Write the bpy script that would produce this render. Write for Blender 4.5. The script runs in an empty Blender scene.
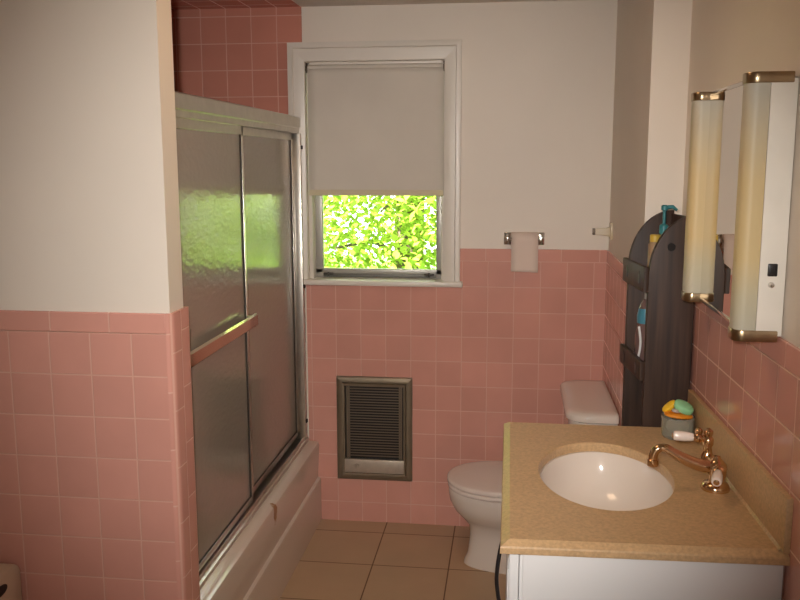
import bpy, bmesh, math, random
from mathutils import Vector, Matrix
random.seed(7)
S = bpy.context.scene
COL = S.collection
PI = math.pi

# ------------------------------------------------------------------ helpers
def srgb(r, g, b):
    def f(c):
        c /= 255.0
        return c / 12.92 if c <= 0.04045 else ((c + 0.055) / 1.055) ** 2.4
    return (f(r), f(g), f(b), 1.0)

def new_mat(name):
    m = bpy.data.materials.new(name)
    m.use_nodes = True
    nt = m.node_tree
    b = nt.nodes['Principled BSDF']
    return m, nt, b

def mat(name, col, rough=0.5, metal=0.0, spec=0.5, coat=0.0, trans=0.0, noise=None, bump=None, **kw):
    """noise = (scale, amount) varies the colour a little, bump = (scale, strength)"""
    m, nt, b = new_mat(name)
    b.inputs['Base Color'].default_value = col
    b.inputs['Roughness'].default_value = rough
    b.inputs['Metallic'].default_value = metal
    b.inputs['Specular IOR Level'].default_value = spec
    b.inputs['Coat Weight'].default_value = coat
    b.inputs['Coat Roughness'].default_value = 0.05
    b.inputs['Transmission Weight'].default_value = trans
    for k, v in kw.items():
        b.inputs[k].default_value = v
    geo = nt.nodes.new('ShaderNodeNewGeometry')
    if noise:
        n = nt.nodes.new('ShaderNodeTexNoise'); n.inputs['Scale'].default_value = noise[0]
        n.inputs['Detail'].default_value = 4
        nt.links.new(geo.outputs['Position'], n.inputs['Vector'])
        r = nt.nodes.new('ShaderNodeMapRange')
        r.inputs[1].default_value = 0.3; r.inputs[2].default_value = 0.7
        r.inputs[3].default_value = 1 - noise[1]; r.inputs[4].default_value = 1 + noise[1]
        nt.links.new(n.outputs['Fac'], r.inputs[0])
        v = nt.nodes.new('ShaderNodeVectorMath'); v.operation = 'SCALE'
        v.inputs[0].default_value = col[:3]
        nt.links.new(r.outputs[0], v.inputs['Scale'])
        nt.links.new(v.outputs[0], b.inputs['Base Color'])
    if bump:
        n = nt.nodes.new('ShaderNodeTexNoise'); n.inputs['Scale'].default_value = bump[0]
        nt.links.new(geo.outputs['Position'], n.inputs['Vector'])
        bp = nt.nodes.new('ShaderNodeBump'); bp.inputs['Strength'].default_value = bump[1]
        bp.inputs['Distance'].default_value = 0.002
        nt.links.new(n.outputs['Fac'], bp.inputs['Height'])
        nt.links.new(bp.outputs[0], b.inputs['Normal'])
    return m

def tile_mat(name, col, grout, ua, u0, pu, va, v0, pv, g=0.003, rough=0.12, var=0.04, stagger=0.0, dirt=None, gb=0.5, wav=0.25):
    """square glazed tiles on a world grid: ua / va are the two axes, u0 / v0 a joint, pu / pv the pitches"""
    m, nt, b = new_mat(name)
    N, L = nt.nodes.new, nt.links.new
    geo = N('ShaderNodeNewGeometry'); sep = N('ShaderNodeSeparateXYZ')
    L(geo.outputs['Position'], sep.inputs[0])
    def mth(op, a, c=None):
        n = N('ShaderNodeMath'); n.operation = op
        for i, x in enumerate((a, c)):
            if x is None: continue
            if isinstance(x, (int, float)): n.inputs[i].default_value = x
            else: L(x, n.inputs[i])
        return n.outputs[0]
    U = mth('DIVIDE', mth('SUBTRACT', sep.outputs[ua], u0), pu)
    V = mth('DIVIDE', mth('SUBTRACT', sep.outputs[va], v0), pv)
    fu = mth('FLOOR', U)
    if stagger:
        V = mth('ADD', V, mth('MULTIPLY', mth('FLOORED_MODULO', fu, 2.0), stagger))
    fv = mth('FLOOR', V)
    du = mth('MULTIPLY', mth('SUBTRACT', 0.5, mth('ABSOLUTE', mth('SUBTRACT', mth('SUBTRACT', U, fu), 0.5))), pu)
    dv = mth('MULTIPLY', mth('SUBTRACT', 0.5, mth('ABSOLUTE', mth('SUBTRACT', mth('SUBTRACT', V, fv), 0.5))), pv)
    d = mth('MINIMUM', du, dv)
    mr = N('ShaderNodeMapRange'); mr.interpolation_type = 'SMOOTHSTEP'
    mr.inputs[1].default_value = g * 0.3; mr.inputs[2].default_value = g * 0.9
    L(d, mr.inputs[0])
    cid = N('ShaderNodeCombineXYZ'); L(fu, cid.inputs[0]); L(fv, cid.inputs[1])
    wn = N('ShaderNodeTexWhiteNoise'); wn.noise_dimensions = '2D'; L(cid.outputs[0], wn.inputs['Vector'])
    vr = N('ShaderNodeMapRange'); vr.inputs[3].default_value = 1 - var; vr.inputs[4].default_value = 1 + var
    L(wn.outputs['Value'], vr.inputs[0])
    nz = N('ShaderNodeTexNoise'); nz.inputs['Scale'].default_value = 5; nz.inputs['Detail'].default_value = 6
    L(geo.outputs['Position'], nz.inputs['Vector'])
    nr = N('ShaderNodeMapRange'); nr.inputs[1].default_value = .3; nr.inputs[2].default_value = .7
    nr.inputs[3].default_value = 0.95; nr.inputs[4].default_value = 1.05
    L(nz.outputs['Fac'], nr.inputs[0])
    sc = N('ShaderNodeVectorMath'); sc.operation = 'SCALE'; sc.inputs[0].default_value = col[:3]
    L(mth('MULTIPLY', vr.outputs[0], nr.outputs[0]), sc.inputs['Scale'])
    mx = N('ShaderNodeMix'); mx.data_type = 'RGBA'
    mx.inputs['A'].default_value = grout
    L(mr.outputs[0], mx.inputs['Factor']); L(sc.outputs[0], mx.inputs['B'])
    L(mx.outputs['Result'], b.inputs['Base Color'])
    rr = N('ShaderNodeMapRange'); rr.inputs[3].default_value = 0.7; rr.inputs[4].default_value = rough
    L(mr.outputs[0], rr.inputs[0]); L(rr.outputs[0], b.inputs['Roughness'])
    # slight unevenness of each glaze surface plus the sunken joints
    wv = N('ShaderNodeTexNoise'); wv.inputs['Scale'].default_value = 9; L(geo.outputs['Position'], wv.inputs['Vector'])
    hm = mth('ADD', mth('MULTIPLY', mr.outputs[0], gb), mth('MULTIPLY', wv.outputs['Fac'], wav))
    bp = N('ShaderNodeBump'); bp.inputs['Strength'].default_value = 0.6; bp.inputs['Distance'].default_value = 0.002
    L(hm, bp.inputs['Height']); L(bp.outputs[0], b.inputs['Normal'])
    return m

def T(bm, M):
    bmesh.ops.transform(bm, matrix=M, verts=bm.verts)

class MB:
    def __init__(s): s.bm = bmesh.new()
    def _merge(s, o):
        me = bpy.data.meshes.new('tmp'); o.to_mesh(me); o.free()
        s.bm.from_mesh(me); bpy.data.meshes.remove(me)
    def box(s, x0, x1, y0, y1, z0, z1, bev=0.0, seg=2, M=None):
        o = bmesh.new()
        r = bmesh.ops.create_cube(o, size=1)
        for v in o.verts:
            v.co = Vector(((x0 + x1) / 2 + v.co.x * (x1 - x0), (y0 + y1) / 2 + v.co.y * (y1 - y0), (z0 + z1) / 2 + v.co.z * (z1 - z0)))
        if bev: bmesh.ops.bevel(o, geom=list(o.edges), offset=bev, segments=seg, affect='EDGES', profile=0.5)
        if M: T(o, M)
        s._merge(o); return s
    def prism(s, pts, z0, z1, bev=0.0, seg=2, axis='z', M=None):
        """extrude a 2-D outline; axis z: (x,y), axis y: (x,z) between y=z0..z1, axis x: (y,z)"""
        o = bmesh.new()
        def mk(p, h):
            return {'z': (p[0], p[1], h), 'y': (p[0], h, p[1]), 'x': (h, p[0], p[1])}[axis]
        a = [o.verts.new(mk(p, z0)) for p in pts]; b = [o.verts.new(mk(p, z1)) for p in pts]
        n = len(pts)
        o.faces.new(a); o.faces.new(b)
        for i in range(n): o.faces.new((a[i], a[(i + 1) % n], b[(i + 1) % n], b[i]))
        bmesh.ops.recalc_face_normals(o, faces=o.faces)
        if bev:
            ed = [e for e in o.edges if (e.verts[0] in a) == (e.verts[1] in a)]
            bmesh.ops.bevel(o, geom=ed, offset=bev, segments=seg, affect='EDGES', profile=0.5)
        if M: T(o, M)
        s._merge(o); return s
    def loft(s, rings, cap0=True, cap1=True, closed=True):
        o = bmesh.new()
        R = [[o.verts.new(p) for p in r] for r in rings]
        n = len(rings[0])
        for A, B in zip(R, R[1:]):
            for i in range(n if closed else n - 1):
                o.faces.new((A[i], A[(i + 1) % n], B[(i + 1) % n], B[i]))
        if cap0: o.faces.new(R[0][::-1])
        if cap1: o.faces.new(R[-1])
        bmesh.ops.recalc_face_normals(o, faces=o.faces)
        s._merge(o); return s
    def lathe(s, prof, c=(0, 0, 0), axis=(0, 0, 1), n=32, cap0=True, cap1=True):
        """prof: list of (radius, height) along axis from c"""
        q = Vector((0, 0, 1)).rotation_difference(Vector(axis).normalized())
        rings = []
        for r, h in prof:
            rings.append([Vector(c) + q @ Vector((max(r, 1e-4) * math.cos(2 * PI * i / n), max(r, 1e-4) * math.sin(2 * PI * i / n), h)) for i in range(n)])
        return s.loft(rings, cap0, cap1)
    def tube(s, pts, rad, n=12, cap=True):
        pts = [Vector(p) for p in pts]
        rads = rad if isinstance(rad, (list, tuple)) else [rad] * len(pts)
        rings = []; up = None
        for i, p in enumerate(pts):
            t = (pts[min(i + 1, len(pts) - 1)] - pts[max(i - 1, 0)]).normalized()
            if up is None:
                up = Vector((0, 0, 1)) if abs(t.z) < 0.9 else Vector((1, 0, 0))
            a = t.cross(up).normalized(); up = a.cross(t).normalized()
            rings.append([p + (a * math.cos(2 * PI * k / n) + up * math.sin(2 * PI * k / n)) * rads[i] for k in range(n)])
        return s.loft(rings, cap, cap)
    def ball(s, c, r, sc=(1, 1, 1), M=None):
        o = bmesh.new(); bmesh.ops.create_uvsphere(o, u_segments=24, v_segments=14, radius=r)
        for v in o.verts: v.co = Vector((v.co.x * sc[0], v.co.y * sc[1], v.co.z * sc[2]))
        if M: T(o, M)
        T(o, Matrix.Translation(c))
        s._merge(o); return s
    def move(s, M): T(s.bm, M); return s

def mitre(mb, x0, x1, z0, z1, w, yf, yb_, sides='lrtb', bead=0.0):
    """picture-frame moulding in the x-z plane; w = (left, right, top, bottom) widths, front at yf"""
    wl, wr, wt, wbm = w
    O = [(x0, z0), (x1, z0), (x1, z1), (x0, z1)]; I = [(x0 + wl, z0 + wbm), (x1 - wr, z0 + wbm), (x1 - wr, z1 - wt), (x0 + wl, z1 - wt)]
    for k, sd in ((0, 'b'), (1, 'r'), (2, 't'), (3, 'l')):
        if sd not in sides: continue
        a, b_, c, d = O[k], O[(k + 1) % 4], I[(k + 1) % 4], I[k]
        def lerp(p, q, t): return (p[0] + (q[0] - p[0]) * t, p[1] + (q[1] - p[1]) * t)
        prof = [(0, yb_), (0, yf - bead), (.06, yf - bead - .001)] + ([(.28, yf - bead - .001), (.34, yf)] if bead else []) + [(.94, yf), (1, yf + .003), (1, yb_)]
        rings = [[(lerp(p, q, t)[0], y, lerp(p, q, t)[1]) for t, y in prof] for p, q in ((a, d), (b_, c))]
        mb.loft(rings)
    return mb

def curve(pts, n=8):
    """Catmull-Rom through points"""
    P = [Vector(p) for p in pts]; P = [P[0] * 2 - P[1]] + P + [P[-1] * 2 - P[-2]]
    out = []
    for i in range(1, len(P) - 2):
        for k in range(n):
            t = k / n
            a, b, c, d = P[i - 1], P[i], P[i + 1], P[i + 2]
            out.append(0.5 * ((2 * b) + (c - a) * t + (2 * a - 5 * b + 4 * c - d) * t * t + (3 * b - a - 3 * c + d) * t ** 3))
    out.append(P[-2]); return out

def obj(name, mb, material, parent=None, org=None, smooth=40):
    me = bpy.data.meshes.new(name)
    bm = mb.bm
    if org is None and parent is not None:
        p = parent; org = Vector((0, 0, 0))
        while p is not None: org = org + p.location; p = p.parent
    if org is None: org = Vector((0, 0, 0))
    org = Vector(org)
    T(bm, Matrix.Translation(-org))
    bm.to_mesh(me); bm.free()
    o = bpy.data.objects.new(name, me)
    if parent is None: o.location = org
    o.parent = parent
    me.materials.append(material)
    for p in me.polygons: p.use_smooth = True
    me.set_sharp_from_angle(angle=math.radians(smooth))
    COL.objects.link(o)
    return o

def struct(name, mb, m, parent=None):
    o = obj(name, mb, m, parent, smooth=20 if 'tile' in name else 40)
    if parent is None: o['kind'] = 'structure'
    return o

def tag(o, label, cat, group=None):
    o['label'] = label; o['category'] = cat
    if group: o['group'] = group
    return o

def thing(name, label, cat, loc, group=None):
    o = bpy.data.objects.new(name, None); o.location = loc
    o.empty_display_size = 0.05
    COL.objects.link(o)
    return tag(o, label, cat, group)

# ------------------------------------------------------------------ measures (metres; x right, y into the room, z up)
D = 3.665            # tiled face of the back wall
YP = 2.032           # tiled face of the partition
XP = -0.827          # tiled end of the partition
XC = 0.400           # tiled face of the pipe chase
YJ = 2.725           # end of the chase
ZCEIL = 2.234
TP = 0.1095          # wall tile pitch
ZBP = 1.177
ZB = 1.185           # underside of the cap tiles
CAP = 0.052
def xr(y): return 0.532 - 0.025 * (y - 1.8)      # right wall, slightly out of square
ZR = 1.2025
YS = -0.75           # wall behind the photographer
XL = -1.75           # left wall

# ------------------------------------------------------------------ materials
PINK = srgb(211, 153, 138)
GROUT = srgb(216, 168, 150)
white_wall = mat('white_paint', srgb(231, 220, 206), 0.55, noise=(2.2, .03), bump=(18, .25))
tan_wall = white_wall
ceil_m = mat('ceiling_paint', srgb(216, 206, 194), 0.7)
trim_m = mat('white_trim_paint', srgb(226, 218, 206), 0.35, noise=(6, .03))
tb = tile_mat('pink_tile_back', PINK, GROUT, 0, -0.855, TP, 2, ZB, TP)
tb_cap = tile_mat('pink_cap_back', PINK, GROUT, 0, -0.10, .157, 2, ZB, .2)
tp_ = tile_mat('pink_tile_partition', PINK, GROUT, 0, -1.264, TP, 2, ZBP, TP)
tp_cap = tile_mat('pink_cap_partition', PINK, GROUT, 0, -1.149, .157, 2, ZBP, .2)
te = tile_mat('pink_tile_end', PINK, GROUT, 1, 2.092, .0535, 2, ZBP, .15, stagger=0.33)
ts = tile_mat('pink_tile_side', PINK, srgb(232, 192, 174), 1, 2.31, TP, 2, ZR, TP)
ts_cap = tile_mat('pink_cap_side', PINK, GROUT, 1, 2.2, .157, 2, ZR, .2)
tc = tile_mat('pink_tile_chase', PINK, GROUT, 1, 2.75, TP, 2, ZB, TP)
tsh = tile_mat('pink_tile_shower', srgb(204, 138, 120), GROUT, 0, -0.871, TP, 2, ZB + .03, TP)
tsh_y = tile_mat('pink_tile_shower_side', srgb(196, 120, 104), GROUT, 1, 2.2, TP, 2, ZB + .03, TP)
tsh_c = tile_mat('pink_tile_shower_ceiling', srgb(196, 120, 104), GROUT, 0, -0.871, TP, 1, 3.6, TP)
floor_m = tile_mat('beige_floor_tile', srgb(190, 160, 128), srgb(110, 84, 62), 0, -0.524, .3055, 1, 3.244, .3055, g=.004, rough=.38, var=.03, wav=.1)
porcelain = mat('white_porcelain', srgb(226, 214, 202), 0.12, coat=.4)
seat_m = mat('white_plastic_seat', srgb(228, 214, 204), 0.2, coat=.2)
tub_m = mat('tub_enamel', srgb(214, 198, 182), 0.14, coat=.3, noise=(7, .05))
alu = mat('brushed_aluminium', srgb(210, 205, 196), 0.33, metal=1.0, noise=(30, .05))
alu_d = mat('dark_gasket', srgb(46, 40, 34), 0.6)
chrome = mat('chrome', srgb(214, 210, 204), 0.08, metal=1.0)
counter_m = mat('tan_solid_surface', srgb(198, 164, 122), 0.38, noise=(140, .14))
cab_white = mat('white_laminate', srgb(228, 227, 226), 0.4)
metal_white = mat('white_enamelled_steel', srgb(246, 240, 228), 0.35, noise=(14, .03))
brass = mat('polished_brass', srgb(218, 186, 148), 0.14, metal=1.0)
cap_brass = mat('aged_brass_cap', srgb(168, 146, 116), 0.28, metal=1.0, noise=(40, .12))
ceramic = mat('white_ceramic_lever', srgb(236, 220, 208), 0.15, coat=.4)
mirror_m = mat('mirror_silver', srgb(232, 228, 220), 0.01, metal=1.0)
shade_m = mat('shade_cloth', srgb(214, 205, 192), 0.85, noise=(5, .03), bump=(60, .1))
def make_wood():
    m, nt, b = new_mat('dark_stained_wood')
    N, L = nt.nodes.new, nt.links.new
    geo = N('ShaderNodeNewGeometry'); mp = N('ShaderNodeMapping'); mp.inputs['Scale'].default_value = (60, 60, 3)
    L(geo.outputs['Position'], mp.inputs[0])
    n = N('ShaderNodeTexNoise'); n.inputs['Scale'].default_value = 1; n.inputs['Detail'].default_value = 6; L(mp.outputs[0], n.inputs['Vector'])
    cr = N('ShaderNodeValToRGB'); L(n.outputs['Fac'], cr.inputs[0])
    cr.color_ramp.elements[0].position = .3; cr.color_ramp.elements[0].color = srgb(42, 29, 23)
    cr.color_ramp.elements[1].position = .7; cr.color_ramp.elements[1].color = srgb(74, 53, 41)
    L(cr.outputs[0], b.inputs['Base Color']); b.inputs['Roughness'].default_value = .5; b.inputs['Specular IOR Level'].default_value = .35
    return m
dark_wood = make_wood()
black_pl = mat('black_plastic', srgb(26, 22, 22), 0.4)
heat_m = mat('heater_dull_metal', srgb(132, 118, 98), .42, metal=.6, noise=(14, .1))
heat_p = mat('heater_bright_panel', srgb(186, 174, 158), .42, metal=.5, noise=(40, .08))
heat_d = mat('heater_dark_inside', srgb(30, 25, 22), 0.6)
sash_m = mat('grey_aluminium_sash', srgb(176, 172, 164), 0.4, metal=.4)
paper_m = mat('toilet_paper', srgb(224, 204, 190), 0.9, bump=(200, .1))
cream_m = mat('cream_ceramic', srgb(206, 190, 160), 0.25)
bin_m = mat('off_white_plastic', srgb(196, 176, 154), 0.4)

# frosted door glass with a pebbled surface
def make_obscure():
    m, nt, b = new_mat('obscure_glass')
    N, L = nt.nodes.new, nt.links.new
    b.inputs['Base Color'].default_value = srgb(172, 160, 146)
    b.inputs['Roughness'].default_value = 0.13
    b.inputs['Transmission Weight'].default_value = 0.25
    b.inputs['IOR'].default_value = 1.8
    b.inputs['Specular IOR Level'].default_value = 0.7
    geo = N('ShaderNodeNewGeometry'); mp = N('ShaderNodeMapping'); mp.inputs['Scale'].default_value = (1, .45, .9)
    L(geo.outputs['Position'], mp.inputs[0])
    n = N('ShaderNodeTexNoise'); n.inputs['Scale'].default_value = 75; n.inputs['Detail'].default_value = 1
    L(mp.outputs[0], n.inputs['Vector'])
    bp = N('ShaderNodeBump'); bp.inputs['Strength'].default_value = .5; bp.inputs['Distance'].default_value = .002
    L(n.outputs['Fac'], bp.inputs['Height']); L(bp.outputs[0], b.inputs['Normal'])
    return m
obscure = make_obscure()

def make_diffuser():
    m, nt, b = new_mat('yellowed_diffuser')
    N, L = nt.nodes.new, nt.links.new
    geo = N('ShaderNodeNewGeometry'); sep = N('ShaderNodeSeparateXYZ'); L(geo.outputs['Position'], sep.inputs[0])
    cr = N('ShaderNodeValToRGB'); mr = N('ShaderNodeMapRange')
    mr.inputs[1].default_value = 1.27; mr.inputs[2].default_value = 1.74
    L(sep.outputs[2], mr.inputs[0]); L(mr.outputs[0], cr.inputs[0])
    e = cr.color_ramp.elements
    e[0].position = 0; e[0].color = srgb(186, 180, 160)
    e[1].position = 1; e[1].color = srgb(190, 184, 168)
    for p, c in ((.14, (194, 184, 154)), (.3, (208, 184, 134)), (.62, (208, 184, 136)), (.84, (198, 184, 154))):
        q = e.new(p); q.color = srgb(*c)
    L(cr.outputs[0], b.inputs['Base Color'])
    b.inputs['Roughness'].default_value = .5
    b.inputs['Subsurface Weight'].default_value = 0.0
    return m
diff_m = make_diffuser()

def make_pane():
    m, nt, b = new_mat('clear_pane')
    N, L = nt.nodes.new, nt.links.new
    tr = N('ShaderNodeBsdfTransparent'); gl = N('ShaderNodeBsdfGlossy'); gl.inputs['Roughness'].default_value = .02
    fr = N('ShaderNodeFresnel'); mx = N('ShaderNodeMixShader')
    L(fr.outputs[0], mx.inputs[0]); L(tr.outputs[0], mx.inputs[1]); L(gl.outputs[0], mx.inputs[2])
    L(mx.outputs[0], nt.nodes['Material Output'].inputs[0])
    return m
pane_m = make_pane()

def make_leaf():
    m, nt, b = new_mat('leaf_green')
    N, L = nt.nodes.new, nt.links.new
    oi = N('ShaderNodeNewGeometry')
    cr = N('ShaderNodeValToRGB'); L(oi.outputs['Random Per Island'], cr.inputs[0])
    cr.color_ramp.elements[0].color = srgb(120, 154, 52); cr.color_ramp.elements[1].color = srgb(172, 192, 80)
    df = N('ShaderNodeBsdfDiffuse'); tl = N('ShaderNodeBsdfTranslucent'); mx = N('ShaderNodeMixShader')
    L(cr.outputs[0], df.inputs[0]); L(cr.outputs[0], tl.inputs[0]); mx.inputs[0].default_value = .45
    L(df.outputs[0], mx.inputs[1]); L(tl.outputs[0], mx.inputs[2])
    L(mx.outputs[0], nt.nodes['Material Output'].inputs[0])
    return m
leaf_m = make_leaf()
bark_m = mat('bark', srgb(92, 76, 60), .9, noise=(12, .2))
grass_m = mat('lawn_green', srgb(96, 140, 62), .9, noise=(8, .2))

# ------------------------------------------------------------------ the shell
struct('floor', MB().box(XL - .1, .75, YS - 1.3, D + .12, -.1, 0), floor_m)
struct('ceiling', MB().box(-.878, .75, YS - 1.3, D + .12, ZCEIL, ZCEIL + .1).box(XL - .1, -.878, YS - 1.3, YP + .05, ZCEIL, ZCEIL + .1), ceil_m)
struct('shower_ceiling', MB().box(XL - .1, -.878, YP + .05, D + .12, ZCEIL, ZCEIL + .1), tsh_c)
# back wall with its window opening
WX0, WX1, WZ0, WZ1 = -.862, -.278, 1.085, 2.012
yb = D + .006
w = MB()
w.box(XL - .1, WX0, yb, D + .14, 0, ZCEIL).box(WX1, .75, yb, D + .14, 0, ZCEIL)
w.box(WX0, WX1, yb, D + .14, 0, WZ0).box(WX0, WX1, yb, D + .14, WZ1, ZCEIL)
struct('wall_back', w, white_wall)
struct('wall_back_tiles', MB().box(-.875, XC, D, yb, 0, 1.076).box(-.212, XC, D, yb, 1.076, ZB), tb)
struct('wall_back_tile_cap', MB().prism([(yb + .001, ZB), (D, ZB), (D, ZB + CAP - .002), (D + .002, ZB + CAP), (yb + .001, ZB + CAP)], -.212, XC, axis='x'), tb_cap)
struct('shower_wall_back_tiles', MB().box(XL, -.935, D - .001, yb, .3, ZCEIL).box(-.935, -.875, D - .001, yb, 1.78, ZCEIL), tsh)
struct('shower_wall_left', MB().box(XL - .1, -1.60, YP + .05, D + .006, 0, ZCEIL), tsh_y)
# chase and right wall
struct('wall_chase', MB().box(XC + .006, .70, YJ, yb, 0, ZCEIL), white_wall)
struct('wall_chase_tiles', MB().box(XC, XC + .006, YJ - .004, D, 0, ZB), tc)
struct('wall_chase_tile_cap', MB().prism([(XC + .007, ZB), (XC, ZB), (XC, ZB + CAP - .002), (XC + .002, ZB + CAP), (XC + .007, ZB + CAP)], YJ - .004, D, axis='y'), tb_cap)
struct('wall_right', MB().prism([(xr(YS - 1.2) + .006, YS - 1.2), (.8, YS - 1.2), (.8, YJ + .05), (xr(YJ + .05) + .006, YJ + .05)], 0, ZCEIL), white_wall)
struct('wall_right_tiles', MB().prism([(xr(YS), YS), (xr(YS) + .006, YS), (xr(YJ) + .006, YJ), (xr(YJ), YJ)], 0, ZR), ts)
def cap_right(y0, y1):
    m = MB(); rings = []
    for y in (y0, y1):
        x = xr(y)
        rings.append([(x + .007, y, ZR), (x, y, ZR), (x, y, ZR + CAP - .002), (x + .002, y, ZR + CAP), (x + .007, y, ZR + CAP)])
    return m.loft(rings)
struct('wall_right_tile_cap', cap_right(YS, YJ), ts_cap)
# partition between the shower and the near half of the room
struct('wall_partition', MB().box(XL - .1, XP - .008, YP + .008, 2.132, 0, ZCEIL), white_wall)
struct('wall_partition_tiles', MB().box(XL, XP - .018, YP, YP + .008, 0, ZBP), tp_)
struct('wall_partition_tile_cap', MB().box(XL, XP - .018, YP, YP + .008, ZBP, ZBP + CAP, .003), tp_cap)
r_ = .02
corner = [(XP - .018, YP + .012), (XP - .018, YP)] + [(XP - r_ + r_ * math.sin(a), YP + r_ - r_ * math.cos(a)) for a in [i * PI / 16 for i in range(1, 8)]] + [(XP, YP + r_), (XP, 2.146), (XP - .002, 2.148), (XP - .012, 2.148), (XP - .012, YP + .012)]
struct('wall_partition_end_tiles', MB().prism(corner, 0, ZBP + CAP), te)
struct('shower_wall_near_tiles', MB().box(XL, XP - .012, 2.132, 2.14, 0, ZCEIL), tsh)
struct('wall_left', MB().box(XL - .1, XL, YS - 1.2, YP + .05, 0, ZCEIL), white_wall)
# wall behind the photographer, with the doorway he stands in, and the hall beyond
struct('wall_front', MB().box(XL, -.55, YS - .1, YS, 0, ZCEIL).box(.42, .6, YS - .1, YS, 0, ZCEIL).box(-.55, .42, YS - .1, YS, 2.05, ZCEIL), white_wall)
struct('wall_hall', MB().box(XL - .1, .8, YS - 1.4, YS - 1.3, 0, ZCEIL), white_wall)

# ------------------------------------------------------------------ window
cas = MB()
yc = D - .018
mitre(cas, -.932, -.208, 1.089, 2.088, (.07, .07, .076, 0), yc, yb + .002, 'lrt', .008)
window = struct('window_1', cas, trim_m)
struct('window_sill', MB().box(-.945, -.195, D - .034, D + .14, 1.075, 1.098, .006), trim_m, window)
jm = MB()
jm.box(WX0 - .002, WX0 + .016, D + .02, D + .135, 1.088, WZ1, .002).box(WX1 - .012, WX1 + .002, D + .02, D + .135, 1.088, WZ1, .002)
jm.box(WX0, WX1, D + .02, D + .135, WZ1 - .012, WZ1 + .002, .002)
struct('window_jamb', jm, trim_m, window)
yw = D + .075
sa = MB()
sa.box(WX0 + .012, -.815, yw, yw + .028, 1.092, 1.60, .003).box(-.316, WX1 - .008, yw, yw + .028, 1.092, 1.60, .003)
sa.box(WX0 + .012, WX1 - .008, yw, yw + .028, 1.114, 1.136, .003).box(WX0 + .012, WX1 - .008, yw, yw + .028, 1.57, 1.61, .003)
sash = struct('lower_sash', sa, sash_m, window)
struct('pane', MB().box(-.82, -.31, yw + .012, yw + .016, 1.13, 1.575), pane_m, sash)
struct('sash_track', MB().box(WX0 + .012, WX1 - .008, yw + .004, yw + .03, 1.094, 1.115, .001), mat('track_grey', srgb(112, 110, 102), .5, metal=.4), window)
for x in (-.79, -.345):
    struct('sash_latch', MB().box(x - .022, x + .022, yw - .010, yw + .001, 1.108, 1.118, .002).box(x - .004, x + .004, yw - .014, yw - .008, 1.104, 1.122, .002), mat('latch_grey', srgb(70, 66, 60), .5, metal=.5), sash)
su = MB()
yu = yw + .032
su.box(WX0 + .012, -.815, yu, yu + .024, 1.56, WZ1 - .01, .003).box(-.316, WX1 - .008, yu, yu + .024, 1.56, WZ1 - .01, .003)
su.box(WX0 + .012, WX1 - .008, yu, yu + .024, 1.56, 1.60, .003).box(WX0 + .012, WX1 - .008, yu, yu + .024, 1.96, WZ1 - .01, .003)
up = struct('upper_sash', su, sash_m, window)
struct('pane', MB().box(-.82, -.31, yu + .010, yu + .014, 1.59, 1.97), pane_m, up)

# roller shade
sh = thing('roller_shade', 'off-white cloth roller shade pulled two thirds down the window', 'window shade', (-.57, D, 1.46))
ysd = D + .004
obj('roller', MB().lathe([(.014, 0), (.014, .566)], (-.855, ysd + .015, 1.988), (1, 0, 0), 20), shade_m, sh)
cl = MB()
rings = []
for i in range(25):
    t = i / 24; z = 1.985 - t * (1.985 - 1.462)
    row = []
    for k in range(15):
        u = k / 14
        x = -.854 + u * (.573 + .002 * t)
        y = ysd + .001 - .004 * t + .0022 * math.sin(9 * u + 2 * t) * t + (.003 * t * t if 0 < k < 14 else -.002 * t)
        row.append((x, y, z))
    rings.append(row)
cl.loft(rings, False, False, closed=False)
cloth = obj('shade_cloth', cl, shade_m, sh)
md = cloth.modifiers.new('thickness', 'SOLIDIFY'); md.thickness = .0012
obj('hem_bar', MB().box(-.854, -.280, ysd - .009, ysd + .001, 1.458, 1.482, .003), mat('shade_hem', srgb(214, 200, 168), .8), sh)
for x in (-.859, -.281):
    obj('roller_bracket', MB().box(x - .002, x + .002, ysd - .004, ysd + .03, 1.968, 2.008, .001).box(x - .003, x + .003, ysd - .006, ysd - .002, 1.975, 1.995, .001), mat('bracket_steel', srgb(96, 84, 70), .4, metal=.8), sh)

# ------------------------------------------------------------------ bathtub and sliding doors
tubx0, tubx1, ty0, ty1 = -1.598, -.827, 2.150, D - .002
tub = thing('bathtub', 'white built-in bathtub with long stepped apron, behind the sliding glass doors', 'bathtub', (-1.2, 2.9, 0))
ap = MB()
prof = [(-.90, .0), (-.823, 0), (-.823, .186), (-.826, .196), (-.836, .202), (-.836, .212), (-.829, .350), (-.833, .362), (-.845, .368), (-.955, .372), (-.972, .366), (-.985, .34), (-1.0, .2)]
ap.prism(prof, ty0, ty1, axis='y')
tubm, nt, b = new_mat('tub_enamel_chipped')
N, L = nt.nodes.new, nt.links.new
b.inputs['Roughness'].default_value = .16; b.inputs['Coat Weight'].default_value = .3
geo = N('ShaderNodeNewGeometry'); vm = N('ShaderNodeVectorMath'); vm.operation = 'SUBTRACT'; vm.inputs[1].default_value = (-.829, 2.93, .335)
nz = N('ShaderNodeTexNoise'); nz.inputs['Scale'].default_value = 60; L(geo.outputs['Position'], nz.inputs['Vector'])
L(geo.outputs['Position'], vm.inputs[0])
v2 = N('ShaderNodeVectorMath'); v2.operation = 'MULTIPLY'; v2.inputs[1].default_value = (20, 42, 24); L(vm.outputs[0], v2.inputs[0])
ln = N('ShaderNodeVectorMath'); ln.operation = 'LENGTH'; L(v2.outputs[0], ln.inputs[0])
ad = N('ShaderNodeMath'); ad.operation = 'ADD'; L(ln.outputs['Value'], ad.inputs[0])
ml = N('ShaderNodeMath'); ml.operation = 'MULTIPLY'; ml.inputs[1].default_value = 1.1; L(nz.outputs['Fac'], ml.inputs[0]); L(ml.outputs[0], ad.inputs[1])
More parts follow.
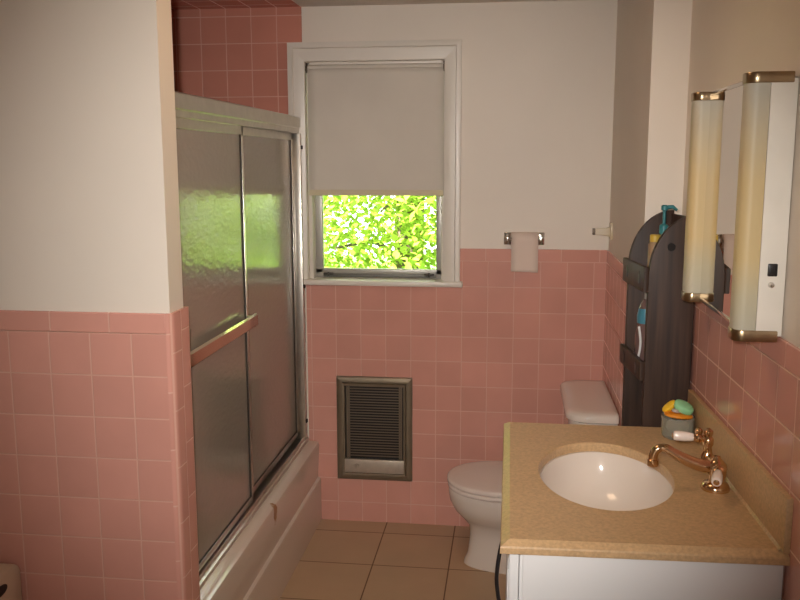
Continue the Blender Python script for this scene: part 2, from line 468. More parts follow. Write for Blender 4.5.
mr = N('ShaderNodeMapRange'); mr.inputs[1].default_value = 1.3; mr.inputs[2].default_value = 1.6; L(ad.outputs[0], mr.inputs[0])
mx = N('ShaderNodeMix'); mx.data_type = 'RGBA'; mx.inputs['A'].default_value = srgb(158, 116, 74); mx.inputs['B'].default_value = srgb(214, 198, 182)
L(mr.outputs[0], mx.inputs['Factor']); L(mx.outputs['Result'], b.inputs['Base Color'])
obj('apron', ap, tubm, tub)
bs = MB()
def rrect(x0, x1, y0, y1, r, z, n=6):
    out = []
    for cx, cy, a0 in ((x1 - r, y1 - r, 0), (x0 + r, y1 - r, PI / 2), (x0 + r, y0 + r, PI), (x1 - r, y0 + r, 1.5 * PI)):
        for i in range(n + 1):
            a = a0 + i * PI / 2 / n
            out.append((cx + r * math.cos(a), cy + r * math.sin(a), z))
    return out
bs.loft([rrect(tubx0, -.99, ty0, ty1, .02, .0), rrect(tubx0, -.99, ty0, ty1, .02, .366), rrect(tubx0 + .05, -1.0, ty0 + .06, ty1 - .06, .1, .366),
         rrect(tubx0 + .07, -1.03, ty0 + .09, ty1 - .09, .12, .30), rrect(tubx0 + .1, -1.07, ty0 + .14, ty1 - .2, .12, .10), rrect(tubx0 + .15, -1.12, ty0 + .2, ty1 - .28, .1, .07)])
obj('basin', bs, tub_m, tub)

de = thing('sliding_shower_door', 'aluminium framed sliding shower door with two frosted glass panels on the tub rim', 'shower door', (-.89, 2.9, .372))
y0d, y1d = 2.150, D - .003
hd = MB()
hd.prism([(-.932, 1.786), (-.874, 1.786), (-.870, 1.782), (-.870, 1.742), (-.876, 1.738), (-.876, 1.720), (-.880, 1.718), (-.880, 1.735), (-.924, 1.735), (-.924, 1.718), (-.932, 1.718)], y0d, y1d, axis='y')
obj('header', hd, alu, de)
bt = MB()
bt.prism([(-.940, .372), (-.864, .372), (-.864, .384), (-.868, .386), (-.872, .386), (-.873, .400), (-.877, .400), (-.878, .380), (-.930, .380), (-.931, .412), (-.940, .412)], y0d, y1d, axis='y')
obj('bottom_track', bt, alu, de)
jb = MB()
jb.box(-.938, -.868, D - .038, y1d, .386, 1.718, .004).box(-.905, -.866, D - .046, D - .036, .386, 1.718, .003)
jamb = obj('wall_jamb', jb, alu, de)
for z in (.47, 1.07, 1.66):
    obj('bumper', MB().box(-.868, -.860, D - .044, D - .026, z - .008, z + .008, .002), alu_d, jamb)
obj('wall_jamb', MB().box(-.938, -.868, y0d, y0d + .02, .386, 1.718, .003), alu, de)
def panel(x, y0, y1, st0, st1):
    fr = MB()
    fr.box(x - .008, x + .008, y0, y0 + .022, .404, 1.745, .002).box(x - .008, x + .008, y1 - .018, y1, .404, 1.745, .002)
    fr.box(x - .008, x + .008, y0, y1, .404, .426, .002).box(x - .008, x + .008, y0, y1, 1.69, 1.745, .002)
    f = obj('door_panel', fr, alu, de)
    obj('frosted_glass', MB().box(x - .003, x + .003, y0 + .012, y1 - .010, .418, 1.70), obscure, f)
    g = MB()
    g.box(x + .004, x + .0065, y1 - .030, y1 - .017, .426, 1.69).box(x + .004, x + .0065, y0 + .02, y1 - .018, .424, .430)
    obj('glazing_gasket', g, alu_d, f)
    return f
p1 = panel(-.888, 2.172, 2.872, 0, 0)
p2 = panel(-.908, 2.80, 3.622, 0, 0)
br = MB()
br.prism([(-.856, 1.038), (-.846, 1.046), (-.846, 1.080), (-.852, 1.086), (-.858, 1.082), (-.860, 1.04)], 2.20, 2.87, .001, axis='y')
bar = obj('towel_bar', br, mat('bar_bright_metal', srgb(214, 196, 176), .14, metal=1.0), p1)
for y in (2.24, 2.862):
    obj('bar_bracket', MB().box(-.882, -.852, y - .012, y + .012, 1.052, 1.076, .003), alu, bar)

de.location.x -= .012

# ------------------------------------------------------------------ wall heater
ht = thing('wall_heater', 'small metal electric heater set in the pink tiled wall below the window', 'heater', (-.577, D, .2))
hx0, hx1, hz0, hz1 = -.744, -.410, .203, .671
fo = MB()
yh = D - .016
mitre(fo, hx0, hx1, hz0, hz1, (.027, .027, .027, .027), yh, D - .0005)
obj('surround', fo, heat_m, ht)
fi = MB(); mitre(fi, hx0 + .0275, hx1 - .0275, hz0 + .0275, hz1 - .0275, (.010, .010, .012, .006), yh - .012, D - .002)
obj('inner_frame', fi, heat_m, ht)
obj('heating_chamber', MB().box(hx0 + .036, hx1 - .034, D - .004, D - .001, hz0 + .04, hz1 - .036), heat_d, ht)
gr = MB()
for i in range(26):
    z = .312 + i * .0122
    gr.box(hx0 + .046, hx1 - .046, yh - .002, yh + .002, z, z + .0036)
for x in (hx0 + .044, hx0 + .052, hx1 - .058, hx1 - .050):
    gr.box(x, x + .006, yh - .004, yh + .003, .300, .628)
obj('grille', gr, mat('grille_wire', srgb(128, 114, 96), .42, metal=.6), ht)
obj('control_panel', MB().box(hx0 + .034, hx1 - .034, yh - .013, yh + .004, .238, .300, .003), heat_p, ht)
obj('thermostat_knob', MB().lathe([(.009, 0), (.009, .008), (.006, .012)], (-.655, yh - .009, .272), (0, -1, 0), 20), heat_p, ht)

# ------------------------------------------------------------------ toilet paper, hook
tpz = 1.282
hol = thing('toilet_paper_holder', 'chrome two-post toilet paper holder on the white wall above the pink tile', 'paper holder', (.058, D, tpz))
for x in (-.010, .128):
    p = obj('post', MB().box(x - .0145, x + .0145, D - .004, D + .007, tpz - .026, tpz + .026, .002).prism([(x - .008, tpz - .014), (x + .008, tpz - .014), (x + .008, tpz + .012), (x - .008, tpz + .012)], D - .045, D - .002, .002, axis='y'), chrome, hol)
obj('roller', MB().lathe([(.006, 0), (.006, .13)], (-.006, D - .036, tpz), (1, 0, 0), 16), chrome, hol)
tpr = MB()
def ringc(x, r, n=28): return [(x, D - .036 + r * math.cos(2 * PI * i / n), tpz + r * math.sin(2 * PI * i / n)) for i in range(n)]
tpr.loft([ringc(.006, .009), ringc(.006, .029), ringc(.116, .029), ringc(.116, .009), ringc(.006, .009)], False, False)
roll = tag(obj('toilet_paper_roll', tpr, paper_m, None, (.061, D - .036, tpz - .03)), 'toilet paper roll hanging between the chrome posts with a loose sheet', 'toilet paper')
sheet = MB(); rows = []
for i in range(22):
    if i < 8:
        a = PI * .5 + PI * .5 * i / 7; y = D - .036 + .0296 * math.cos(a); z = tpz + .0296 * math.sin(a)
    else:
        t = (i - 7) / 14; y = D - .0656 + .004 * math.sin(t * 4); z = tpz - t * .130
    rows.append([(.006 + .110 * k / 4, y, z - (.004 * k / 4 if i == 21 else 0)) for k in range(5)])
sheet.loft(rows, False, False, closed=False)
shm = MB(); shm.bm = sheet.bm
so = obj('loose_sheet', shm, paper_m, roll, roll.location)
so.modifiers.new('thickness', 'SOLIDIFY').thickness = .0008
hk = thing('towel_bar_bracket', 'cream ceramic towel bar end bracket on the side wall above the tile', 'bracket', (XC, 3.56, 1.325))
obj('wall_plate', MB().box(XC - .004, XC + .0075, 3.535, 3.585, 1.292, 1.358, .003), cream_m, hk)
obj('post', MB().loft([[(x, 3.56 + s * a, 1.322 + s2 * a) for s, s2 in ((-1, -1), (1, -1), (1, 1), (-1, 1))] for x, a in ((XC - .003, .019), (XC - .02, .014), (XC - .062, .012))]), cream_m, hk)
obj('socket', MB().box(XC - .072, XC - .061, 3.547, 3.573, 1.309, 1.335, .002), mat('socket_grey', srgb(110, 96, 82), .4, metal=.7), hk)

# ------------------------------------------------------------------ toilet
tc_y = 3.325
to = thing('toilet', 'white two-piece toilet with closed lid, tank against the side wall', 'toilet', (.05, tc_y, 0))
def egg(xf, xb, hw, z, n=40, sq=2.2):
    """outline pointing to -x: xf front, xb back"""
    xm = xb - hw * .95 if xb - xf > 2 * hw else (xf + xb) / 2
    out = []
    for i in range(n):
        a = 2 * PI * i / n; c, s = math.cos(a), math.sin(a)
        ex = 2 / sq
        xx = math.copysign(abs(c) ** ex, c); yy = math.copysign(abs(s) ** ex, s)
        out.append((xm + (xb - xm if xx > 0 else xm - xf) * xx, tc_y + hw * yy, z))
    return out
bw = MB()
bw.loft([egg(-.162, .28, .108, 0), egg(-.160, .28, .108, .014), egg(-.146, .27, .099, .045), egg(-.138, .26, .095, .12), egg(-.142, .26, .102, .165), egg(-.168, .26, .130, .195),
         egg(-.200, .27, .160, .230), egg(-.219, .28, .176, .268), egg(-.225, .29, .182, .300), egg(-.225, .29, .183, .320), egg(-.219, .285, .177, .327), egg(-.15, .22, .12, .327), egg(-.13, .2, .10, .24), egg(-.05, .12, .05, .19)])
obj('bowl', bw, porcelain, to, smooth=60)
def slab(mb, xf, xb, hw, z0, z1, dome=0.0):
    e = .006
    R = [egg(xf + e, xb - e, hw - e, z0), egg(xf, xb, hw, z0 + e * .7), egg(xf, xb, hw, z1 - e), egg(xf + e * .6, xb - e * .6, hw - e * .6, z1 - e * .3), egg(xf + e * 2, xb - 2 * e, hw - 2 * e, z1)]
    for k in (.8, .5, .2):
        R.append(egg(xf + (1 - k) * .2, xb - (1 - k) * .2, hw * k, z1 + dome * (1 - k)))
    mb.loft(R); return mb
obj('seat', slab(MB(), -.228, .17, .184, .328, .346), seat_m, to, smooth=60)
obj('lid', slab(MB(), -.231, .18, .186, .3475, .368, .014), seat_m, to, smooth=60)
obj('hinge', MB().lathe([(.011, 0), (.011, .16)], (.185, tc_y - .08, .357), (0, 1, 0), 16), seat_m, to)
tk = MB()
def tank(xf, xb, y0, y1, z, r=.045):
    xf += .020; xb += .0085; y0 -= .012; r += .03; z += .008 if z > .6 else 0; out = []
    for cx, cy, a0 in ((xb - .012, y1 - .012, 0), (xf + r, y1 - r, PI / 2), (xf + r, y0 + r, PI), (xb - .012, y0 + .012, 1.5 * PI)):
        rr = .012 if cx > xf + r + .01 else r
        for i in range(7):
            a = a0 + i * PI / 12; out.append((cx + rr * math.cos(a), cy + rr * math.sin(a), z))
    return out
tk.loft([tank(.235, .385, 3.13, 3.52, .34), tank(.222, .386, 3.105, 3.545, .37), tank(.212, .388, 3.09, 3.56, .55), tank(.208, .388, 3.085, 3.565, .664)])
obj('tank', tk, porcelain, to)
tl = MB()
tl.loft([tank(.202, .389, 3.078, 3.572, .664), tank(.194, .390, 3.070, 3.580, .670), tank(.194, .390, 3.070, 3.580, .688), tank(.199, .389, 3.076, 3.574, .697), tank(.210, .385, 3.088, 3.562, .701, .04), tank(.24, .37, 3.12, 3.53, .702, .03)])
obj('tank_lid', tl, porcelain, to)
obj('flush_lever', MB().lathe([(.012, 0), (.012, .012)], (.209, 3.14, .62), (-1, 0, 0), 16).box(.190, .197, 3.135, 3.21, .612, .624, .003), chrome, to)

# ------------------------------------------------------------------ vanity
def shear(mb):
    for v in mb.bm.verts:
        fx_ = max(0, (v.co.x + .006) / .538)
        v.co.x += -.033 * (v.co.y - 1.8) * fx_
        v.co.y += .015 * fx_ * (1 - min(1, max(0, (v.co.y - 1.6) / .83)))
    return mb
cx0, cx1, cy0, cy1 = -.008, .5315, 1.612, 2.428
zt = .868
ct = thing('countertop', 'tan speckled vanity countertop with sink cut-out and low upstand along the tiles', 'countertop', (.26, 2.0, .833))
hc, ha, hb = (.237, 2.022), .156, .228
n = 96
def rect_pts():
    pts = []
    per = [((cx1, cy0), (cx1, cy1)), ((cx1, cy1), (cx0, cy1)), ((cx0, cy1), (cx0, cy0)), ((cx0, cy0), (cx1, cy0))]
    for (a, b_) in per:
        for i in range(n // 4):
            t = i / (n // 4); pts.append((a[0] + (b_[0] - a[0]) * t, a[1] + (b_[1] - a[1]) * t))
    return pts
OUT = rect_pts()
def clamp(p, m):
    return (min(max(p[0], cx0 + m), cx1), min(max(p[1], cy0 + m), cy1 - m))
# rounded vertical corners: pull corner points in a little
def hole(s, z, dx=0):
    out = []
    for p in OUT:
        a = math.atan2((p[1] - hc[1]) / hb, (p[0] - hc[0]) / ha)
        out.append((hc[0] + (ha * s) * math.cos(a), hc[1] + (hb * s) * math.sin(a), z))
    return out
def loop(m, z): return [(*clamp(p, m), z) for p in OUT]
c_ = MB()
c_.loft([hole(1, zt - .024), hole(1, zt - .004), hole(1.012, zt), loop(.034, zt), loop(.018, zt), loop(.002, zt - .009), loop(0, zt - .012), loop(0, zt - .024), hole(1, zt - .024)], False, False)
shear(c_)
obj('slab', c_, counter_m, ct, smooth=25)
bsx = MB()
bsx.box(cx1 - .014, cx1, cy0 + .003, cy1 - .004, zt - .002, zt + .108, .002)
shear(bsx)
obj('backsplash', bsx, counter_m, ct)
cove = MB()
cove.prism([(cx1 - .012, zt - .001), (cx1 - .020, zt - .001), (cx1 - .0175, zt + .0012), (cx1 - .0152, zt + .004), (cx1 - .012, zt + .008)], cy0 + .012, cy1 - .006, axis='y')
shear(cove); obj('cove_strip', cove, counter_m, ct)
sk = thing('sink', 'white oval undermount sink basin in the tan countertop', 'sink', (hc[0], hc[1], .69))
s_ = MB(); R = []
def oval(s, z, dx=0, dy=0, m=64): return [(hc[0] + dx + ha * s * math.cos(2 * PI * i / m), hc[1] + dy + hb * s * math.sin(2 * PI * i / m), z) for i in range(m)]
zs = zt - .0245
for s, z in ((1.06, zs), (.99, zs), (.985, zs - .006), (.96, zs - .03), (.90, zs - .065), (.80, zs - .095), (.64, zs - .118), (.42, zs - .130), (.2, zs - .134), (.1, zs - .135)):
    R.append(oval(s, z))
R += [oval(.1, zs - .145), oval(.45, zs - .142), oval(.85, zs - .105), oval(1.02, zs - .04), oval(1.06, zs - .012)]
R.append(R[0])
s_.loft(R, False, False)
obj('basin', s_, porcelain, sk, smooth=60)
obj('drain', MB().lathe([(.0, .0), (.024, .0), (.024, .003), (.018, .004), (.016, .002), (0, .002)], (hc[0], hc[1], zs - .1345), n=24), chrome, sk)
va = thing('vanity_cabinet', 'white bathroom vanity cabinet under the tan countertop', 'cabinet', (.27, 2.0, 0))
cb = MB()
zv = zt - .0242
cb.box(.030, .527, 1.632, 1.650, .09, zv, .001).box(.030, .527, 2.388, 2.405, .09, zv, .001)
cb.box(.500, .527, 1.650, 2.388, .09, zv).box(.030, .500, 1.650, 2.388, .09, .108)
cb.box(.030, .048, 1.650, 2.388, zv - .05, zv).box(.055, .073, 1.66, 2.39, 0, .091).box(.055, .5, 1.66, 1.68, 0, .091).box(.055, .5, 2.37, 2.39, 0, .091)
shear(cb); obj('carcass', cb, cab_white, va)
obj('side_panel', shear(MB().box(.036, .522, 1.626, 1.633, .095, zt - .030, .002)), cab_white, va)
for (a, b2) in ((1.634, 2.012), (2.02, 2.40)):
    d_ = obj('door', MB().box(.010, .0295, a, b2, .11, zt - .034, .003).box(.0065, .011, a + .05, b2 - .05, .17, zt - .09, .003), cab_white, va)
    yk = b2 - .03 if a < 1.8 else a + .03
    obj('knob', MB().lathe([(.005, 0), (.005, .012), (.011, .016), (.011, .024), (.006, .028)], (.0105, yk, .30), (-1, 0, 0), 16), brass, d_)

# black cord hanging beside the cabinet
co = curve([(.001, 1.72, .840), (-.006, 1.705, .820), (-.0125, 1.70, .780), (-.0145, 1.70, .745), (-.011, 1.70, .710), (-.004, 1.705, .665), (-.002, 1.72, .55), (-.006, 1.74, .25), (-.016, 1.77, .05), (-.04, 1.85, .0046), (-.03, 2.0, .0046), (.01, 2.2, .0046)], 8)
tag(obj('power_cord', MB().tube(co, .0042, 10), black_pl, None, (-.01, 1.75, 0)), 'thin black cord looping down beside the white vanity cabinet', 'cord')

# ------------------------------------------------------------------ faucet
FX, FY = .471, 1.950
fa = thing('faucet', 'polished brass faucet with a long curved spout and two white ceramic levers', 'faucet', (FX, FY, zt))
obj('base', MB().lathe([(.031, 0), (.032, .003), (.030, .010), (.026, .016), (.016, .020), (.015, .034), (.020, .040), (.023, .050), (.021, .060), (.013, .068), (.009, .072), (.007, .078), (.0, .080)], (FX, FY, zt), n=36), brass, fa)
sp = curve([(FX, FY, zt + .048), (FX - .045, FY, zt + .058), (FX - .090, FY, zt + .078), (FX - .112, FY, zt + .091), (FX - .129, FY, zt + .090), (FX - .138, FY, zt + .079), (FX - .140, FY, zt + .064)], 6)
rad = [.0155 - .0065 * min(1, i / 22) for i in range(len(sp))]
for i in range(len(sp) - 14, len(sp)): rad[i] = .0098 + .0012 * ((i - len(sp) + 14) / 14)
spout = obj('spout', MB().tube(sp, rad, 18), brass, fa)
obj('aerator', MB().lathe([(.0125, 0), (.0135, .003), (.0135, .014), (.011, .016)], (FX - .1402, FY, zt + .050), n=24), brass, spout)
obj('cross_arm', MB().tube([(FX, FY - .042, zt + .050), (FX, FY + .075, zt + .050)], .0105, 16), brass, fa)
def handle(y, tip, up):
    v = Vector(tip).normalized()
    c = Vector((FX - .004, y, zt + (.050 if up else .058)))
    pz = MB().lathe([(.014, -.02), (.0165, -.012), (.0165, 0), (.011, .010), (.009, .024), (.0125, .032), (.0125, .044), (.008, .050), (.0105, .057), (.0105, .063), (.004, .069), (.0, .070)] if up else
                    [(.014, -.02), (.0165, -.012), (.0165, .004), (.010, .010), (.0, .012)], c, n=24)
    root = c + Vector((0, 0, .044 if up else .004))
    pz.tube([root, root + v * (.034 if up else .020)], [.007, .008], 14)
    if up: pz.ball(root + v * .022, .0115).lathe([(.006, .0), (.009, .006), (.009, .011), (.004, .016), (0, .0165)], root + v * .022 + Vector((0, 0, .008)), n=20)
    h = obj('handle', pz, brass, fa)
    a = root + v * (.032 if up else .018)
    obj('lever', MB().lathe([(.0075, 0), (.0095, .004), (.0115, .02), (.0118, .038), (.0105, .045), (.006, .047)], a, v, 20), ceramic, h)
    obj('lever_tip', MB().lathe([(.0065, 0), (.0065, .002), (.003, .0035)], a + v * .046, v, 16), brass, h)
handle(FY + .075, (-1, .12, .03), True)
handle(FY - .038, (-.30, -1, -.16), False)

# ------------------------------------------------------------------ soap jar and soaps
JX, JY, JR = .456, 2.330, .0425
glass_m = mat('jar_glass', srgb(228, 230, 216), .10, trans=.75, IOR=1.3)
jar = MB().lathe([(.0, .0), (JR * .86, .0), (JR * .97, .006), (JR, .028), (JR, .050), (JR * 1.04, .055), (JR * 1.02, .058), (JR * .93, .055), (JR * .93, .028), (JR * .88, .009), (.0, .007)], (JX, JY, zt + .0005), n=40, cap0=False, cap1=False)
tag(obj('soap_jar', jar, glass_m, None, (JX, JY, zt)), 'clear round glass jar of soaps at the far corner of the counter', 'jar')
def soap(name, label, col, c, r, sc, rx=0, ry=0, rz=0):
    M = Matrix.Rotation(rz, 4, 'Z') @ Matrix.Rotation(ry, 4, 'Y') @ Matrix.Rotation(rx, 4, 'X')
    m = MB(); o = bmesh.new(); bmesh.ops.create_uvsphere(o, u_segments=28, v_segments=16, radius=1)
    for v in o.verts:
        p = v.co; k = .55
        v.co = Vector((math.copysign(abs(p.x) ** .85, p.x) * r * sc[0], math.copysign(abs(p.y) ** .85, p.y) * r * sc[1], math.copysign(abs(p.z) ** k, p.z) * r * sc[2]))
    T(o, Matrix.Translation(c) @ M); m._merge(o)
    tag(obj(name, m, mat(name + '_m', col, .45, noise=(50, .05)), None, c, smooth=70), label, 'soap', 'soaps in the glass jar')
soap('soap_bar', 'flat orange soap bar lying across the mouth of the glass jar', srgb(232, 142, 30), (JX, JY - .004, zt + .0625), .0375, (1, .78, .17), 0, .08, .1)
soap('soap_bar', 'pale green oval soap leaning on top of the jar', srgb(150, 212, 160), (JX + .013, JY - .002, zt + .083), .027, (1, .85, .42), .35, .42, 0)
soap('soap_bar', 'small yellow soap standing tilted at the left of the jar', srgb(236, 190, 40), (JX - .022, JY + .010, zt + .081), .022, (1, .6, .32), .3, -.75, 0)
soap('soap_bar', 'small grey soap piece between the yellow and green soaps', srgb(176, 166, 160), (JX - .008, JY - .012, zt + .0755), .012, (1, .8, .45), 0, .2, .4)
soap('soap_bar', 'pale soap lying low inside the glass jar under the others', srgb(206, 196, 182), (JX, JY, zt + .030), .029, (1, .9, .6), 0, .1, .4)

# ------------------------------------------------------------------ medicine cabinet with side lights
mc = thing('medicine_cabinet', 'mirrored medicine cabinet with two vertical frosted lights on the right wall', 'medicine cabinet', (.5, 2.03, 1.25))
MY0, MY1, MZ0, MZ1 = 1.772, 2.330, 1.245, 1.769
XM, XF = .484, .447
bd = MB().prism([(XM + .004, MY0), (xr(MY0) + .004, MY0), (xr(MY1) + .004, MY1), (XM + .004, MY1)], MZ0 + .012, MZ1 - .012, .002)
obj('cabinet_body', bd, metal_white, mc)
obj('mirror', MB().box(XM - .001, XM + .005, MY0 + .055, MY1 - .052, MZ0 + .012, MZ1 - .006), mirror_m, mc)
for z in (MZ0 + .006, MZ1 - .010):
    obj('mirror_rim', MB().box(XM - .004, XM + .006, MY0 + .05, MY1 - .05, z, z + .008, .001), chrome, mc)
def lamp(y0, y1, xback):
    r = .020
    def prof(e):
        pts = [(XM + .003, y1 + e)]
        for cy, a0 in ((y1 - r, PI / 2), (y0 + r, PI)):
            for i in range(9):
                a = a0 + i * PI / 16
                pts.append((XF + r + (r + e) * math.cos(a), cy + (r + e) * math.sin(a)))
        pts.append((XM + .003, y0 - e))
        return pts
    obj('light_diffuser', MB().prism(prof(0), MZ0 + .022, MZ1 - .020), diff_m, mc)
    for z0, z1 in ((MZ0, MZ0 + .023), (MZ1 - .021, MZ1)):
        P_ = prof(.0022)
        P_[0] = (xback, P_[0][1]); P_[-1] = (xback, P_[-1][1])
        obj('end_cap', MB().prism(P_, z0, z1, .002), cap_brass, mc)
lamp(MY0, MY0 + .060, .529)
lamp(MY1 - .062, MY1, XM + .006)
oy = MY0 + .001
obj('outlet', MB().box(.503, .521, oy - .005, oy + .002, 1.377, 1.402, .002).box(.5075, .5095, oy - .0056, oy - .004, 1.386, 1.395).box(.5145, .5165, oy - .0056, oy - .004, 1.386, 1.395), black_pl, mc)
obj('switch_knob', MB().lathe([(.006, 0), (.006, .004), (.0045, .009), (.0, .010)], (.511, oy, 1.360), (0, -1, 0), 18), chrome, mc)

# ------------------------------------------------------------------ dark wooden shelf tower
ANG = math.atan2(.025, .24)
SM = Matrix.Translation((.382, 2.446, 0)) @ Matrix.Rotation(ANG, 4, 'Z')
SW, SD, SH = .250, .129, 1.456      # along the wall, depth, height
st = thing('shelf_tower', 'narrow dark wooden shelf tower with rounded top behind the sink', 'shelf', (.44, 2.56, 0))
def side(y0, y1):
    pts = [(0, 0), (SD, 0), (SD, SH)]
    for i in range(1, 13):
        a = PI / 2 * i / 12
        pts.append((SD - SD * math.sin(a), SH - .17 * (1 - math.cos(a))))
    m = MB().prism(pts, y0, y1, .002, axis='y'); m.move(SM); return m
obj('side_panel', side(0, .018), dark_wood, st)
obj('side_panel', side(SW - .018, SW), dark_wood, st)
obj('hand_hole', MB().lathe([(.0115, 0), (.0115, .002)], SM @ Vector((.058, .0002, 1.368)), SM.to_3x3() @ Vector((0, -1, 0)), 24), black_pl, st)
obj('back_panel', MB().box(SD - .008, SD - .001, .017, SW - .017, .05, SH - .01).move(SM), dark_wood, st)
for z in (.30, .70, 1.0, 1.25):
    obj('shelf_board', MB().box(.004, SD - .006, .017, SW - .017, z - .015, z, .001).move(SM), dark_wood, st)
for z0, z1 in ((.715, .765), (.99, 1.045), (1.242, 1.312)):
    rl = MB().prism([(-.001, z0), (SW + .001, z0), (SW + .001, z1), (-.001, z1)], -.014, .001, .003, axis='x')
    rl.move(SM); ro = obj('front_rail', rl, dark_wood, st)
    zc_ = (z0 + z1) / 2
    for k in (.05, .195):
        obj('keyhole_cutout', MB().prism([(k - .010, zc_ - .016), (k + .010, zc_ - .016), (k + .010, zc_ + .006), (k, zc_ + .018), (k - .010, zc_ + .006)], -.0152, -.0135, axis='x').move(SM), black_pl, ro)

# bottles on the shelves
def at(lx, ly, z): return SM @ Vector((lx, ly, z))
teal = mat('teal_plastic', srgb(52, 124, 130), .35)
pb = at(.064, .105, 1.251)
t = thing('pump_bottle', 'teal pump lotion bottle on the top shelf of the dark tower', 'bottle', pb)
obj('body', MB().lathe([(.020, 0), (.022, .004), (.022, .115), (.018, .130), (.009, .140), (.009, .146)], pb, n=28), mat('clear_teal_bottle', srgb(120, 150, 140), .2, trans=.3), t)
obj('pump_head', MB().lathe([(.0125, .146), (.0125, .168), (.008, .172), (.0045, .174), (.0045, .210), (.009, .212), (.009, .224), (.006, .227)], pb, n=20).tube([pb + Vector((0, 0, .219)), pb + Vector((.022, -.002, .222)), pb + Vector((.034, -.003, .212))], [.006, .0055, .004], 12), teal, t)
yb_ = at(.030, .065, 1.251)
t = thing('lotion_tube', 'tan lotion bottle with yellow cap at the front of the top shelf', 'bottle', yb_)
obj('body', MB().lathe([(.016, 0), (.018, .004), (.018, .118), (.013, .126)], yb_, n=24), mat('tan_bottle', srgb(150, 124, 96), .4), t)
obj('cap', MB().lathe([(.0145, .126), (.0145, .144), (.012, .146)], yb_, n=24), mat('yellow_cap', srgb(196, 164, 60), .4), t)
bb = at(.088, .060, 1.262)
t = thing('black_bottle', 'short black bottle with white mark beside the teal pump bottle', 'bottle', bb)
obj('body', MB().lathe([(.020, 0), (.022, .005), (.022, .128), (.018, .136)], bb, n=28), black_pl, t)
obj('cap', MB().lathe([(.0185, .136), (.0185, .160), (.016, .163)], bb, n=28), black_pl, t)
obj('label', MB().box(bb.x - .009, bb.x - .003, bb.y - .0232, bb.y - .0200, bb.z + .112, bb.z + .126, .001), cab_white, t)
cbp = at(.037, .150, 1.001)
t = thing('spray_bottle', 'clear bottle with blue and white label on the middle shelf', 'bottle', cbp)
obj('body', MB().lathe([(.026, 0), (.030, .006), (.030, .09), (.024, .125), (.026, .15), (.018, .185), (.009, .20)], cbp, n=28), mat('dark_clear_plastic', srgb(112, 88, 84), .08, coat=.6), t)
obj('cap', MB().lathe([(.0085, .20), (.0085, .224), (.006, .226)], cbp, n=20), mat('pale_cap', srgb(150, 140, 132), .4), t)
lab = mat('blue_label', srgb(70, 130, 150), .35)
obj('neck_label', MB().lathe([(.0258, .128), (.0268, .15), (.0222, .172)], cbp, n=28, cap0=False, cap1=False), lab, t)
swm = MB()
pts = [cbp + Vector((.0305 * math.cos(a), .0305 * math.sin(a), z)) for a, z in [(math.radians(222 + 14 * math.sin(i * .35)), .02 + .1 * i / 9) for i in range(10)]]
obj('white_swirl', swm.tube(pts, .0035, 8), cab_white, t)
for i, (dx, dy, h, r) in enumerate(((.078, .15, .13, .02), (.075, .2, .10, .022))):
    c = at(dx, dy, 1.001)
    t = thing('toiletry_bottle', ['dark toiletry bottle at the back of the middle shelf', 'dark squat toiletry bottle at the far end of the middle shelf'][i], 'bottle', c)
    obj('body', MB().lathe([(r * .9, 0), (r, .004), (r, h * .8), (r * .5, h * .9), (r * .5, h)], c, n=24), mat('dark_bottle_%d' % i, srgb(60, 48, 60), .3), t)

# ------------------------------------------------------------------ bin in the near left corner
hb_ = thing('plastic_hamper', 'off-white plastic hamper with dark hand hole against the pink partition', 'hamper', (-1.45, 1.93, 0))
hx1 = -1.272
hy0, hy1, hz = 1.80, 2.026, .560
out = [(hy1, 0), (hy1, hz - .035)]
for i in range(1, 7):
    a = PI / 2 * i / 6; out.append((hy1 - .035 + .035 * math.cos(a), hz - .035 + .035 * math.sin(a)))
for i in range(7):
    a = PI / 2 + PI / 2 * i / 6; out.append((hy0 + .035 + .035 * math.cos(a), hz - .035 + .035 * math.sin(a)))
out += [(hy0, 0)]
obj('body', MB().prism(out, -1.62, hx1, .008, axis='x'), bin_m, hb_)
obj('hand_hole', MB().prism([(1.928 + .030 * math.cos(a), .520 + .014 * math.sin(a)) for a in [i * PI / 12 for i in range(24)]], hx1 - .004, hx1 + .0012, axis='x'), black_pl, hb_)

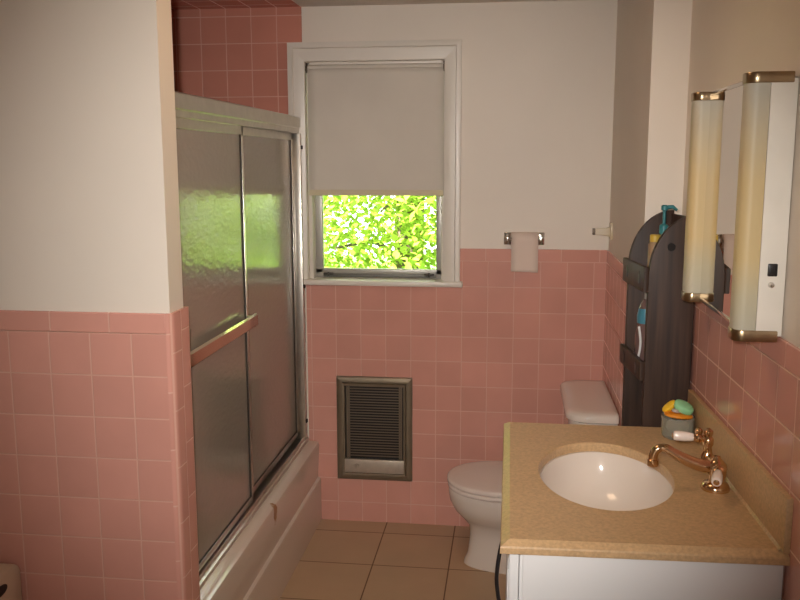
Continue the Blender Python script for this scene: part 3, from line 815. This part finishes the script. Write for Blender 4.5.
# ------------------------------------------------------------------ outside
struct('ground', MB().box(-14, 14, D + .3, 24, -1.1, -1.0), grass_m)
tree = thing('leafy_tree', 'sunlit green leafy tree outside the window', 'tree', (-.4, 6.6, -1.0))
obj('trunk', MB().tube([(-.9, 7.6, -1.0), (-.88, 7.6, 1), (-.8, 7.6, 3), (-.7, 7.6, 4.5)], [.16, .13, .09, .04], 12), bark_m, tree)
for i in range(9):
    z = .2 + i * .42
    a = random.uniform(-1, 1); e = Vector((-.85 + random.uniform(-2, 2.6), 6.2 + random.uniform(-.5, .8), z + random.uniform(.2, .6)))
    s0 = Vector((-.87, 7.6, z)); mid = (s0 + e) / 2 + Vector((0, 0, .15))
    obj('branch', MB().tube(curve([s0, mid, e], 5), [.03 - .0022 * k for k in range(11)], 8), bark_m, tree)
lv = bmesh.new()
for i in range(52000):
    c = Vector((random.uniform(-2.2, 2.4), random.uniform(5.4, 7.8), random.uniform(.1, 2.5)))
    # clumps
    if math.sin(c.x * 5.1 + c.y * 2.3) + math.sin(c.z * 6.3 + c.x * 2.0 + 1.3) + math.sin(c.y * 4.7 - c.z * 3.1) < random.uniform(-3.0, .3): continue
    s = random.uniform(.018, .042)
    q = Matrix.Rotation(random.uniform(0, 2 * PI), 3, 'Z') @ Matrix.Rotation(random.uniform(-1.1, 1.1), 3, 'X') @ Matrix.Rotation(random.uniform(-.6, .6), 3, 'Y')
    pts = [(0, -1, 0), (.55, -.45, .12), (.62, .2, .14), (0, 1.1, -.1), (-.62, .2, .14), (-.55, -.45, .12)]
    vs = [lv.verts.new(c + q @ (Vector(p) * s)) for p in pts]
    lv.faces.new((vs[0], vs[1], vs[2], vs[3])); lv.faces.new((vs[0], vs[3], vs[4], vs[5]))
fm = MB(); fm.bm = lv
fo_ = obj('foliage', fm, leaf_m, tree, tree.location)

# ------------------------------------------------------------------ light
E_DOOR_FILL, E_WARM_FILL, E_FLASH, E_SUN, E_SKY = 1.9, 3.4, 174, 60, 5.5
wd = bpy.data.worlds.new('sky'); S.world = wd; wd.use_nodes = True
bgd = wd.node_tree.nodes['Background']
bgd.inputs[0].default_value = (.93, .97, 1.0, 1); bgd.inputs[1].default_value = E_SKY
sun = bpy.data.lights.new('sun', 'SUN'); sun.energy = E_SUN; sun.angle = .01; sun.color = (1, .96, .86)
so_ = bpy.data.objects.new('sun', sun); so_.rotation_euler = (math.radians(38), 0, math.radians(-55)); COL.objects.link(so_)
def area(name, loc, rot, sx, sy, e, col):
    l = bpy.data.lights.new(name, 'AREA'); l.shape = 'RECTANGLE'; l.size = sx; l.size_y = sy; l.energy = e; l.color = col
    o = bpy.data.objects.new(name, l); o.location = loc; o.rotation_euler = rot; COL.objects.link(o); return o
area('doorway_fill', (-.06, YS - .02, 1.15), (math.radians(90), 0, 0), .9, 1.7, E_DOOR_FILL, (1, .92, .82))  # unseen fill added in the doorway to lift partition and vanity
area('warm_overhead_fill', (-.28, 2.05, ZCEIL - .02), (0, 0, 0), .40, .40, E_WARM_FILL, (1, .66, .40))  # added warm fill for the side walls, not a known ceiling fixture
sp_ = bpy.data.lights.new('camera_flash', 'SPOT'); sp_.energy = E_FLASH; sp_.color = (1, .95, .90); sp_.shadow_soft_size = .02
sp_.spot_size = math.radians(65); sp_.spot_blend = 1.0
spo = bpy.data.objects.new('camera_flash', sp_); COL.objects.link(spo)
FLASH = spo

# ------------------------------------------------------------------ camera
cam = bpy.data.cameras.new('camera'); cam.sensor_width = 36; cam.lens = 869.8 / 800 * 36; cam.clip_start = .02
co_ = bpy.data.objects.new('camera', cam); COL.objects.link(co_)
yaw, pitch, roll_ = .1260, .1580, -.0015
fwd = Vector((-math.sin(yaw) * math.cos(pitch), math.cos(yaw) * math.cos(pitch), -math.sin(pitch)))
rt = Vector((math.cos(yaw), math.sin(yaw), 0)); upv = rt.cross(fwd)
r2 = rt * math.cos(roll_) + upv * math.sin(roll_); u2 = -rt * math.sin(roll_) + upv * math.cos(roll_)
co_.matrix_world = Matrix.Translation((0, 0, 1.601)) @ Matrix((r2, u2, -fwd)).transposed().to_4x4()
S.camera = co_
FLASH.matrix_world = Matrix.Translation((-.05, .01, 1.655)) @ co_.matrix_world.to_3x3().to_4x4()
S.view_settings.view_transform = 'Standard'; S.view_settings.look = 'None'
S.view_settings.exposure = 0; S.view_settings.gamma = 1; S.view_settings.use_curve_mapping = False
S.cycles.use_denoising = True
S.cycles.max_bounces = 10; S.cycles.sample_clamp_indirect = 6
